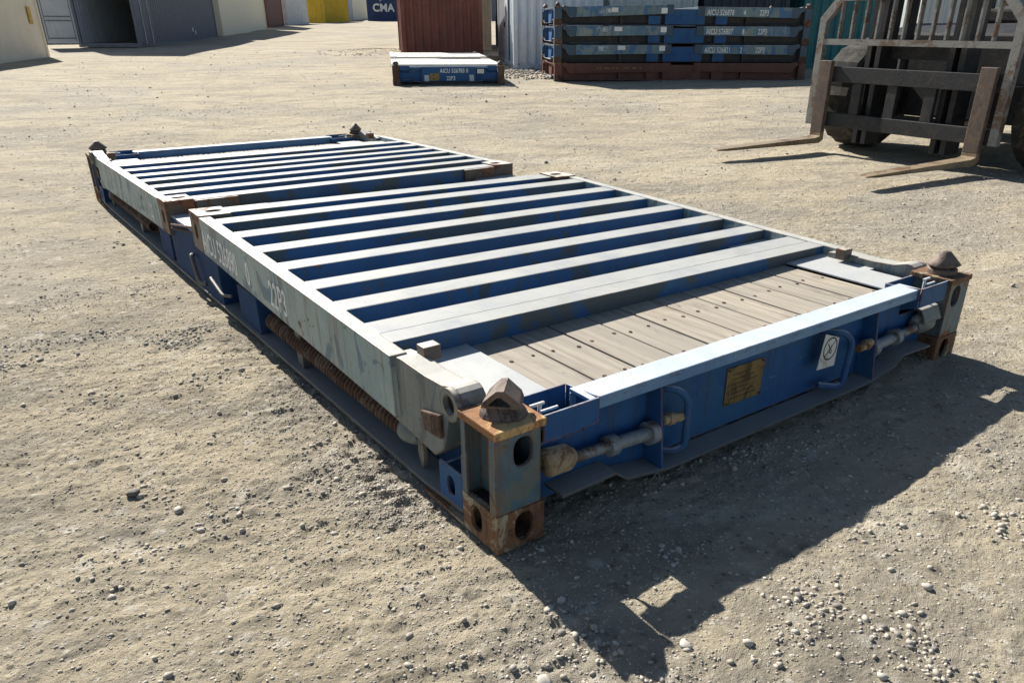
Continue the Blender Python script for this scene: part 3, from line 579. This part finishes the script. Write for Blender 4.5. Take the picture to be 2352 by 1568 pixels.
def rack(label, group, loc, rz, cfg, det, near, far, name='folded_flat_rack'):
    root = thing(name, label, 'flat rack', loc, rz, group)
    # base
    b = MB()
    for s_ in (0, 1):
        k = MB(); k.box(.118, .130, .172, RL-.172, .032, .326)
        b.add([((RW-x) if s_ else x, y, z) for x, y, z in k.v], k.f)
    base = b.build('base_frame', cfg['base'], root)
    for s_ in (0, 1):
        mm = (s_, 0)
        k = MB().prism([(.20, .028), (.42, .012), (5.638, .012), (5.858, .028), (5.858, .040), (5.638, .026), (.42, .026), (.20, .040)], 'x', .012, .1175); k.build('side_flange', cfg['flange2'], base, .002, mir=mm)
        k = MB().box(.022, .1175, 2.56, 3.498, .0265, .3255); k.build('fork_pocket_box', cfg.get('box', cfg['base']), base, .003, mir=mm)
        for yy in (2.16, 3.74): MB().box(.03, .1175, yy-.14, yy+.14, .0265, .20).build('bracket', cfg.get('box', cfg['base']), base, .003, mir=mm)
        for yy in (1.55, 4.51): MB().box(.04, .1175, yy-.03, yy+.03, .0265, .19).build('bracket', cfg['flange2'], base, .003, mir=mm)
        if det > 1:
            MB().prism([(.024, .385), (.132, .385), (.132, .181), (.340, .181), (.340, RL-.181), (.132, RL-.181), (.132, RL-.385), (.024, RL-.385)], 'z', .3265, .3345).build('deck_plate', cfg['deck'], base, .002, mir=mm)
            for my in (0, 1):
                m2 = (s_, my)
                n = 46; pth = [(.062+.038*math.cos(2*math.pi*i/9), .60+1.30*i/(n*9), .125+.038*math.sin(2*math.pi*i/9)) for i in range(n*9+1)]
                MB().tube(pth, .0075, 5).build('coil_spring', 'darkrust', base, 0, True, m2)
                k = MB().tube([(.062, .615, .125), (.062, .59, .125), (.062, .55, .125), (.062, .535, .125)], [.047, .047, .036, .018], 16); k.build('spring_cap', 'mint2', base, 0, True, m2)
                k = MB().prism([(.50, .145), (.525, .15), (.53, .08), (.505, .015), (.488, .08)], 'x', .045, .060); k.build('spring_tongue', 'mint2', base, .002, mir=m2)
                k = MB().holeplate('x', .205, .335, .03, .150, .014, .024, .268, .088, .022, .034); k.box(.014, .024, .179, .2045, .03, .225); k.box(.0245, .118, .30, .312, .03, .15); k.build('ear_plate', cfg['beam'], base, .002, mir=m2)
                k = MB().box(.0, .06, .182, .42, .0, .0115); k.build('skid_plate', 'casting', base, .003, mir=m2)
    if det > 1:
        MB().box(.1305, RW-.1305, .10, RL-.10, .280, .2895).build('light_block', 'void', base)  # added sheet, keeps sunlight from leaking through the plank gaps
        n = 10; x0 = .345; pw = (RW-.69)/n
        for i in range(n):
            k = MB(); d = random.uniform(-.0015, .0015)
            k.box(x0+i*pw+.0045, x0+(i+1)*pw-.0045, .178, RL-.178, .29, .322+d); k.build('plank', 'wood', base, .003)
        k = MB()
        for i in range(n):
            for yb in (.205, .475, 2.95, 3.30, 5.62, 5.84):
                for dx in (-.045, .05):
                    x = x0+(i+.5)*pw+dx+random.uniform(-.012, .012); y = yb+random.uniform(-.015, .015); r = random.uniform(.006, .0085)
                    k.cyl((x, y, .3205), (x, y, .3242), r, 8)
        bo = k.build('plank_bolts', 'darkrust', base); bo['kind'] = 'stuff'
        # loose bits on the left side
        MB().tube(bent([(.01, 2.985, .20), (-.004, 2.965, .205), (-.008, 2.94, .18), (-.008, 2.88, .075), (.02, 2.86, .06)]), .011, 8).build('rope_hook', 'mint2', base, 0, True)
        MB().tube(bent([(.0, 2.62, .16), (-.012, 2.60, .165), (-.012, 2.42, .12), (.02, 2.38, .12)]), .008, 8).build('rope_hook', 'mint2', base, 0, True)
        for za, zb in ((.305, .368), (.285, .334)): MB().cyl((-.004, 3.31, za), (.05, 2.80, zb), .0075, 8).build('tie_rod', 'darkrust', base, 0, True)
    else:
        MB().box(.024, RW-.024, .2, RL-.2, .3265, .337).build('deck_plate', cfg['deck'], base)
    for sx in (0, 1):
        for sy in (0, 1): corner_post(root, (sx, sy), cfg, det)
    for my in (0, 1): end_beam(root, my, cfg, det)
    end_wall(root, 0, cfg, det, **near); end_wall(root, 1, cfg, det, **far)
    return root
CFG = dict(post='post', casting='casting', topplate='rustplate', beam='blue', flange='flangetop', lower='flangegrey', flange2='flangegrey', base='shadeblue', rail='mint', bar='bar', sheet='shadeblue', wallcasting='railcast', hinge='mint2', deck='deckplate')
T1 = (('AICU 526890', 2.09, -.158, .150, 'letter2', .62), ('0', 1.42, -.156, .150, 'letter2', .66), ('22P3', 1.12, -.162, .155, 'letter', .62))
T2 = (('A I.', 1.85, -.15, .10, 'letter', .8), ('22P3', .42, -.15, .10, 'letter', .7))
main = rack('long blue folded flat rack with wooden deck in the foreground', 'folded flat racks in the yard', (0, 0, 0), 0, CFG, 2,
     dict(y0=.572, ln=2.282, zt=.404, tilt=.025, txt=T1, twist=.014), dict(y0=.50, ln=2.145, zt=.400, tilt=.004, txt=(('. , A', .80, -.13, .09, 'letter', .8), ('22', 1.72, -.15, .12, 'letter', .55))))

# rack lying by itself behind, plated walls upwards
fx, fy = 7.29, 14.89; frz = math.radians(-26.4)
CF2 = dict(CFG, plated=True, rail='whitetop', sheet='whitetop', bar='whitetop', hinge='whitetop', deck='whitetop', wallcasting='whitetop', beam='blue', post='darkrust', casting='darkrust', topplate='darkrust')
fr = rack('single folded flat rack with white plated top in front of the brown container', 'folded flat racks in the yard', (fx, fy, B1(fx+1, fy)), frz, CF2, 1,
     dict(y0=.42, ln=2.35, zt=.400, tilt=.012), dict(y0=.42, ln=2.35, zt=.50, tilt=-.016))
fe = [c for c in fr.children if c.name.startswith('end_beam')][0]
MB().box(.63, 1.80, .0, .0285, .075, .355).build('name_board', 'blue', fe, .002)
text('AICU 526783 0', .115, 'letter2', fe, basis((1.02, -.0015, .245), (1, 0, 0), (0, 0, 1)), 'lettering', .002, .80)
text('22P3', .115, 'letter2', fe, basis((1.16, -.0015, .095), (1, 0, 0), (0, 0, 1)), 'lettering', .002, .80)
MB().box(.80, 1.0, -.004, -.0005, .09, .235).build('data_plate', 'brass', fe)
for xx in (.68, 1.66): MB().box(xx, xx+.10, -.006, -.0005, .075, .20).build('bracket', 'palegrey', fe, .002)
MB().box(1.835, 1.985, .015, .027, .225, .315).build('sticker', 'sticker', fe)

# stack of four
SO = Vector((16.17, 10.87)); srz = math.radians(60)
CS = dict(CFG, box='blue', lower='darkstack', post='darkstack', casting='darkrust', topplate='darkrust', beam='blue', flange='darkstack', flange2='darksteel', base='darksteel', rail='stackrail', bar='darkstack', sheet='darkstack', wallcasting='darkstack', hinge='darkstack', deck='darkstack', twist=False)  # base and side flange near-black: shade beneath the folded walls as colour
zs = B1(13, 13)-.01
stack_txt = [None, ('AICU 526821', '2', '22P3'), ('AICU 526807', '8', '22P3'), ('AICU 526878', '4', '22P3')]
labs = ['rusty dark maroon flat rack at the bottom of the stack of four', 'dark blue flat rack second from the bottom of the stack, directly on the maroon one',
        'dark blue flat rack second from the top of the stack', 'topmost flat rack of the stack of four, one wall end raised slightly']
for i in range(4):
    cfg = dict(CS)
    if i == 0: cfg.update({k: 'maroon' for k in ('box', 'rail', 'beam', 'base', 'flange', 'flange2', 'post', 'hinge', 'bar', 'sheet', 'deck', 'wallcasting')})
    if i == 2: cfg['rail'] = 'stackrail2'
    if i == 3: cfg.update(twist=True)
    tx = () if i == 0 else ((stack_txt[i][0], 2.02, -.165, .165, 'letter2', .66), (stack_txt[i][1], 1.16, -.165, .165, 'letter2', .66), (stack_txt[i][2], .78, -.165, .165, 'letter2', .66))
    up = .022 if i == 3 else .004
    r = rack(labs[i], 'folded flat racks in the yard', (SO.x+random.uniform(-.02, .02), SO.y, zs+i*(RH+.004)), srz, cfg, 1,
         dict(y0=.50, ln=2.25, zt=.378, tilt=.0 if i < 3 else .004, txt=tx), dict(y0=.50, ln=2.25, zt=.378, tilt=up if i == 3 else 0))
    if i:
        fw_ = [c for c in r.children if c.name.startswith('end_wall')][1]
        for (yy, zz, ww, hh_, mt) in [(3.46, .25, .14, .11, 'letter2'), (4.3+.1*i, .27, .18, .09, 'letter'), (5.0-.08*i, .26, .10, .08, 'letter'), (4.75, .24, .30, .12, 'chalk')]:
            MB().box(-.0022, -.0012, yy, yy+ww, zz, zz+hh_).build('paint_patch', mt, fw_)
    else:
        fw_ = [c for c in r.children if c.name.startswith('end_wall')][1]
        q = MB()
        for j in range(9): q.box(-.0022, -.0012, 4.0+.13*j, 4.09+.13*j, .25, .29)
        q.build('faded_marks', 'letter3', fw_)

# ------------------------------------------------------------------ shipping containers
def corr_panel(u0, u1, z0, z1, pitch, depth, out=1):
    """trapezoid corrugation in local (u, d, z); d = 0 is the outer crest, inward negative"""
    n = max(2, round((u1-u0)/pitch)); p = (u1-u0)/n; us = []
    for i in range(n):
        a = u0+i*p; us += [(a, 0), (a+p*.26, 0), (a+p*.5, -depth), (a+p*.76, -depth)]
    us.append((u1, 0)); vs = []; fs = []
    for u, d in us: vs += [(u, d, z0), (u, d, z1)]
    for i in range(len(us)-1): fs.append((2*i, 2*i+2, 2*i+3, 2*i+1))
    return vs, fs
def panel(root, name, mat, o, d, nrm, u0, u1, z0, z1, pitch, depth):
    vs, fs = corr_panel(u0, u1, z0, z1, pitch, depth); b = MB()
    b.add([(o[0]+d[0]*u+nrm[0]*q, o[1]+d[1]*u+nrm[1]*q, z) for u, q, z in vs], fs)
    me = bpy.data.meshes.new(name); me.from_pydata(b.v, [], b.f); return mkobj(name, me, mat, root)
def container(label, loc, rz, mat, length=6.058, pitch=.278, depth=.036, ends=('doors', 'plain'), notch=(), z=None, doormat=None, gap_open=False, flat=False, group='shipping containers around the yard'):
    """x 0..length along the side, y 0..2.438 deep; face y=0 and end x=0 are the ones seen first"""
    Wd, Ht = 2.438, 2.591; doormat = doormat or mat
    root = thing('shipping_container', label, 'container', (loc[0], loc[1], B1(*loc)-.02 if z is None else z), rz, group)
    for x in (0, length-.12):
        for y in (0, Wd-.12): MB().box(x, x+.12, y, y+.12, .118, Ht-.118).build('corner_post', mat, root)
    for x in (0, length-.178):
        for y in (0, Wd-.162):
            for zz in (0, Ht-.118): 
                c = MB().box(x-.003, x+.181, y-.003, y+.165, zz, zz+.118)
                c.box(x+.055, x+.125, y-.005, y-.0032, zz+.03, zz+.09) if y == 0 else c.box(x+.055, x+.125, y+.1652, y+.167, zz+.03, zz+.09)
                c.build('corner_casting', mat, root)
    for y in (.004, Wd-.064):
        b = MB(); cuts = sorted(notch) if y < 1 else []; a = .185
        for c0, c1 in cuts: b.box(a, c0, y, y+.06, .012, .155); b.box(c0, c1, y, y+.06, .128, .155); a = c1
        b.box(a, length-.185, y, y+.06, .012, .155); b.build('bottom_rail', mat, root)
        MB().box(.185, length-.185, y, y+.06, Ht-.09, Ht-.01).build('top_rail', mat, root)
    panel(root, 'side_panel', mat, (0, .034), (1, 0), (0, -1), .12, length-.12, .155, Ht-.09, pitch, depth if not flat else .006)
    panel(root, 'side_panel', mat, (0, Wd-.034), (1, 0), (0, 1), .12, length-.12, .155, Ht-.09, pitch, depth)
    for e, x in ((ends[0], 0), (ends[1], length)):
        s_ = 1 if x == 0 else -1
        ex = lambda a: x+s_*a
        MB().box(min(ex(.004), ex(.07)), max(ex(.004), ex(.07)), .17, Wd-.17, .012, .15).build('end_sill', mat, root)
        MB().box(min(ex(.004), ex(.07)), max(ex(.004), ex(.07)), .17, Wd-.17, Ht-.11, Ht-.008).build('end_header', mat, root)
        if e == 'plain': panel(root, 'end_panel', mat, (ex(.034), 0), (0, 1), (-s_, 0), .12, Wd-.12, .15, Ht-.11, .25, .045)
        elif e == 'doors':
            for k in (0, 1):
                y0 = .13+k*1.092; d = MB().box(min(ex(.03), ex(.06)), max(ex(.03), ex(.06)), y0, y0+1.084, .16, Ht-.12).build('door', doormat, root, .004)
                r = MB()
                for z_ in (.62, 1.25, 1.9): r.box(min(ex(.022), ex(.0298)), max(ex(.022), ex(.0298)), y0+.08, y0+1.0, z_, z_+.05)
                r.build('door_rib', doormat, d)
                for yy in (y0+.3, y0+.8):
                    q = MB().cyl((ex(.012), yy, .1), (ex(.012), yy, Ht-.06), .017, 8); q.box(min(ex(.0), ex(.02)), max(ex(.0), ex(.02)), yy-.03, yy+.25, 1.1, 1.13); q.build('lock_bar', 'palegrey', d)
    MB().box(.06, length-.06, .06, Wd-.06, Ht-.03, Ht-.012).build('roof', mat, root)
    MB().box(.06, length-.06, .06, Wd-.06, .10, .13).build('floor', 'tanc' if gap_open else mat, root)
    return root
def ang(dx, dy): return math.atan2(dy, dx)
G30 = ang(.5, .866)            # yard grid: long sides of the far row
# left row: local x runs away from the camera, face y=0 must look right/front -> mirror by rotating so that y points left
def row_container(label, p, q, mat, length, **kw):
    """front side face runs from p (near-left) to q direction; body lies to the left/behind (local +y)"""
    rz = ang(q[0]-p[0], q[1]-p[1]); return container(label, p, rz, mat, length, **kw)
gp = (6.84, 36.56); gd = Vector((6.9, 11.71)).normalized()
def along(t): return (gp[0]+gd.x*t, gp[1]+gd.y*t)
grey = row_container('open slate grey container on the left with its doors swung back', gp, along(1), 'slate', 12.19, ends=('open', 'plain'), gap_open=True, doormat='doorgrey')
# opened doors of the grey container
def open_door(root, hinge, a, mat, inside=True):
    h = Vector(hinge); d = Vector((math.cos(a), math.sin(a), 0)); n = Vector((-d.y, d.x, 0))
    xf = Matrix(((d.x, n.x, 0, h.x), (d.y, n.y, 0, h.y), (0, 0, 1, h.z), (0, 0, 0, 1)))
    o = MB().box(0, 1.12, -.02, .02, 0, 2.28).build('door', mat, root, .004, xf=xf)
    r = MB()
    for z_ in (.16, .80, .95, 1.58, 1.73): r.box(.10, 1.02, .0203, .03, z_, z_+.045)
    r.box(.06, .09, .0203, .028, .1, 2.2); r.box(1.03, 1.06, .0203, .028, .1, 2.2); r.build('door_rib', 'slate', o, xf=xf)
    q = MB()
    for y_ in (.35, .85): q.cyl((y_, -.04, -.02), (y_, -.04, 2.3), .016, 8)
    q.build('lock_bar', 'palegrey', o, xf=xf)
open_door(grey, (-.01, 2.41, .15), math.radians(112), 'doorgrey'); open_door(grey, (-.02, -.03, .15), math.radians(-14), 'slate')
def inner(root, mat, length):
    panel(root, 'inner_panel', 'doorgrey', (0, 2.36), (1, 0), (0, 1), .12, length-.12, .155, 2.5, .278, .036)
inner(grey, 'slate', 12.19)
for zz, yy in ((.55, 7.6), (.42, 8.0), (.60, .12)): MB().box(yy, yy+.12, -.004, -.001, zz, zz+.18).build('paint_patch', 'letter2', grey)
row_container('cream container standing just beyond the slate grey one', along(13.4), along(14), 'cream', 12.19, notch=((3.2, 3.6), (6.2, 6.6)), flat=True)
row_container('dull maroon container between the far cream and the worn white ones', (21.6, 63.2), (21.6+gd.x, 63.2+gd.y), 'maroonc', 6.058, flat=True)
row_container('worn white container with flaking paint beside the yellow one', (26.0, 71.0), (26.0+.62, 71.0+.78), 'wornwhite', 6.058, flat=True)
yc = container('yellow corrugated container at the far end of the yard', (32.64, 78.71), ang(.72, .69), 'yellow', 6.058, pitch=.5, depth=.08, ends=('plain', 'plain'))
container('pale grey container right behind the yellow one', (38.3, 86.0), ang(.5, .866), 'palegrey', 6.058)
container('cream container between the pale grey and the blue lettered one', (39.4, 89.6), ang(.62, .78), 'cream', 12.19, flat=True)
cma = container('dark blue container with large white letters behind the brown one', (40.36, 85.45), ang(.905, -.425), 'cmablue', 12.19, pitch=.40, depth=.05)
text('CMA', 1.05, 'letter2', cma, basis((.62, -.006, .98), (1, 0, 0), (0, 0, 1)), 'lettering', .035, 1.0)
sw = MB(); sw.prism([(1.35, 1.95), (1.55, 2.0), (1.75, 2.2), (1.95, 2.38), (2.1, 2.42), (1.8, 2.34), (1.6, 2.14)], 'y', -.008, -.004); sw.build('swoosh', 'letter2', cma)
for i in range(3):
    container(['plain slate container far behind the brown one', 'plain cream container far behind the brown one, out of line', 'plain maroon container at the far back edge of the yard'][i], (53+i*7, 80-i*3.2), ang(.905, -.425), ['slate', 'cream', 'maroonc'][i], 6.058)
# upper tier of the left row and the row behind it
for (lb, p_, mt, ln_) in [('slate container stacked on the open slate one', gp, 'slate', 12.19), ('cream container stacked on the far cream one', along(13.4), 'cream', 12.19), ('maroon container stacked on the dull maroon one', (21.6, 63.2), 'maroonc', 6.058)]:
    container(lb, p_, ang(gd.x, gd.y), mt, ln_, z=B1(*p_)-.02+2.6, ends=('plain', 'plain'))
container('navy container in shade behind the open container door', (-4.5, 45.5), ang(.99, -.10), 'navy', 12.19, ends=('plain', 'plain'))
container('navy container closing the row far behind the left cream one', (-17.5, 46.8), ang(.99, -.10), 'navy', 12.19, ends=('plain', 'plain'))
# cream container cut by the left edge
cl = container('cream container cut off by the left edge of the photo', (-.21, 25.81), math.radians(60), 'cream', 6.058, flat=True, ends=('plain', 'plain'))
MB().box(5.25, 5.47, -.004, -.001, 1.12, 1.62).build('warning_label', 'yellowsign', cl)
# brown and its neighbours
bd_ = Vector((.896, -.444)); bo = Vector((10.75, 21.75))+Vector((.896, -.444))*.36
def end_on(label, o, mat, length=6.058, dirv=(.896, -.444), **kw):
    """container whose 2.44 m end faces the camera; o is the front-left base corner"""
    d = Vector(dirv); back = Vector((-d.y, d.x))          # away from camera
    # local +x = back, local +y = left of back = -d ; so shift origin to the right corner
    org = Vector(o)+d*2.438
    return container(label, (org.x, org.y), ang(back.x, back.y), mat, length, **kw)
br = end_on('rust brown corrugated container behind the white topped flat rack', bo, 'brown', 6.058, ends=('plain', 'plain'))
text('22G1', .12, 'letter', br, basis((-.002, .62, 1.95), (0, 0, -1), (0, -1, 0)), 'lettering', .0, .9)
end_on('tan container squeezed between the brown and the white containers', bo+bd_*1.15+Vector((-bd_.y, bd_.x))*7.0, 'tanc', 6.058, ends=('plain', 'plain'))
end_on('black navy container standing in the gap between the tan and white containers', bo+bd_*4.3+Vector((-bd_.y, bd_.x))*5.2, 'navy', 6.058, ends=('plain', 'plain'))
rd = Vector((.866, -.5)); ro = Vector((12.3, 17.5))
wc = end_on('white corrugated container end with a dark notch at its foot', ro, 'whitec', 6.058, (.866, -.5), ends=('plain', 'plain'))
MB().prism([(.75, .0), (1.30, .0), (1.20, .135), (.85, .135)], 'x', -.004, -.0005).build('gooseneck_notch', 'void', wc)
pd = MB().box(1.6, 2.5, 2.441, 2.47, .2, 2.2).build('door', 'palegrey', wc, .004); MB().cyl((2.4, 2.49, 1.05), (2.4, 2.49, 1.2), .02, 8).build('handle', 'darksteel', pd)
lg = end_on('light grey container doors with a yellow sign behind the stack', ro+rd*2.62, 'lightgrey', 6.058, (.866, -.5), ends=('doors', 'plain'))
MB().box(.016, .0215, 1.72, 2.02, 2.05, 2.36).build('warning_sign', 'yellowsign', [c for c in lg.children if c.name.startswith('door')][1])
end_on('near black navy container behind the right half of the stack', ro+rd*5.24, 'navy', 6.058, (.866, -.5), ends=('plain', 'plain'))
end_on('teal container seen behind the forklift backrest', ro+rd*8.1, 'teal', 6.058, (.866, -.5), ends=('plain', 'plain'))
end_on('light grey container seen between the backrest bars of the forklift', ro+rd*11.6, 'lightgrey', 6.058, (.866, -.5), ends=('plain', 'plain'))
end_on('tan container at the far right behind the forklift', ro+rd*14.4, 'tanc', 6.058, (.866, -.5), ends=('plain', 'plain'))

# ------------------------------------------------------------------ forklift
fl = thing('forklift', 'heavy grey forklift with lowered forks at the right', 'forklift', (7.30, 3.30, B1(7.3, 3.3)), math.atan2(.10, -.995))
def fk(y):
    b = MB(); b.prism([(-.03, .20), (.03, .20), (.03, .165), (.10, .150), (1.45, .118), (1.58, .108), (1.60, .098), (1.45, .092), (.03, .088), (-.03, .12)], 'y', -.08, .08)
    v = []
    for x, yy, z in b.v:
        k = 1 if x < 1.2 else 1-.45*((x-1.2)/.4)**2
        v.append((x, y+yy*k, z))
    b.v = v; o = b.build('fork', 'forksteel', fl, .004)
    MB().box(-.0305, .0305, y-.0805, y+.0805, .2003, .97).build('shank', 'shanksteel', o, .006); return o
fk(-.97); fk(.95)
MB().box(-.10, -.031, -1.10, 1.10, .275, .425).build('lower_carriage_bar', 'darksteel', fl, .005)
MB().box(-.10, -.031, -1.10, 1.10, .75, .91).build('upper_carriage_bar', 'darksteel', fl, .005)
for y in (-.55, -.1, .35): MB().box(-.09, -.04, y-.06, y+.06, .4255, .7495).build('carriage_plate', 'darksteel', fl, .004)
# backrest frame
z0 = 1.13; b = MB()
b.box(-.075, -.012, -1.17, 1.17, 1.13, 1.19)
outer = [(-1.17, .28), (-1.17, 1.40), (-.93, 1.66), (.93, 1.66), (1.17, 1.40), (1.17, .28), (1.085, .28), (1.085, 1.36), (.89, 1.565), (-.89, 1.565), (-1.085, 1.36), (-1.085, .28)]
for i in range(5):
    q = [outer[i], outer[i+1], outer[10-i], outer[11-i]]; b2 = MB().prism(q, 'x', -.08, -.008); b.add(b2.v, b2.f)
bk = b.build('backrest_frame', 'frame_metal', fl)
for i in range(12):
    y = -.90+i*.162
    MB().box(-.072, -.018, y-.012, y+.012, 1.1905, 1.5645).build('backrest_bar', 'frame_metal', bk, .003)
# mast
for s_ in (-1, 1):
    MB().prism([(-.38, s_*.40), (-.14, s_*.40), (-.14, s_*.46), (-.33, s_*.46), (-.33, s_*.52), (-.14, s_*.52), (-.14, s_*.58), (-.38, s_*.58)], 'z', .12, 3.6).build('mast_rail', 'darksteel', fl)
    MB().cyl((-.46, s_*.33, .3), (-.46, s_*.33, 3.0), .055, 12).build('lift_cylinder', 'darksteel', fl, 0, True)
    MB().cyl((-.7, s_*.72, .55), (-1.5, s_*.72, .95), .05, 12).build('tilt_cylinder', 'darksteel', fl, 0, True)
for z_ in (.3, 1.0, 3.5): MB().box(-.375, -.30, -.39, .39, z_, z_+.14).build('mast_crossbar', 'darksteel', fl)
def tyre(x, y, r, wd):
    b = MB(); n = 40; prof = [(-.5, .62), (-.5, .92), (-.42, .985), (-.2, 1.0), (.2, 1.0), (.42, .985), (.5, .92), (.5, .62)]
    vs = []; fs = []; m = len(prof)
    for i in range(n):
        a = 2*math.pi*i/n
        for j, (u, q) in enumerate(prof):
            rr = q*r - (.022 if (i % 2 and 1 < j < m-2) else 0); vs.append((x+rr*math.sin(a), y+u*wd, r+rr*math.cos(a)))
    fs = [(i*m+j, i*m+j+1, ((i+1) % n)*m+j+1, ((i+1) % n)*m+j) for i in range(n) for j in range(m-1)]
    fs += [(i*m, ((i+1) % n)*m, ((i+1) % n)*m+m-1, i*m+m-1) for i in range(n)]
    b.add(vs, fs); w_ = b.build('wheel', 'rubber', fl)
    k = MB()
    for s_ in (-1, 1):
        k.tube([(x, y+s_*wd*.30, r), (x, y+s_*wd*.40, r)], [.60*r, .60*r], 20); k.tube([(x, y+s_*wd*.40, r), (x, y+s_*wd*.46, r)], [.22*r, .18*r], 12)
    k.build('rim', 'darksteel', w_, 0, True)
tyre(-.78, 1.36, .60, .44); tyre(-.78, -.98, .60, .44); tyre(-3.0, .85, .45, .36); tyre(-3.0, -.85, .45, .36)
MB().box(-1.0, -.58, -.98, .98, .42, .78).build('axle', 'darksteel', fl, .02)
MB().prism([(-.65, .45), (-.65, 1.25), (-1.0, 1.35), (-2.5, 1.35), (-2.5, .45)], 'y', -.75, .75).build('chassis', 'darksteel', fl, .02)
MB().prism([(-2.51, .40), (-2.51, 1.55), (-3.3, 1.5), (-3.75, 1.2), (-3.8, .55), (-3.5, .40)], 'y', -.85, .85).build('counterweight', 'darksteel', fl, .04)
MB().box(-2.2, -1.7, -.3, .3, 1.355, 1.5).build('seat', 'rubber', fl, .03)
g_ = MB()
for x in (-.95, -2.4):
    for y in (-.68, .68): g_.box(x-.04, x+.04, y-.04, y+.04, 1.352, 2.75)
g_.box(-2.5, -.85, -.75, .75, 2.751, 2.80); g_.build('overhead_guard', 'darksteel', fl)
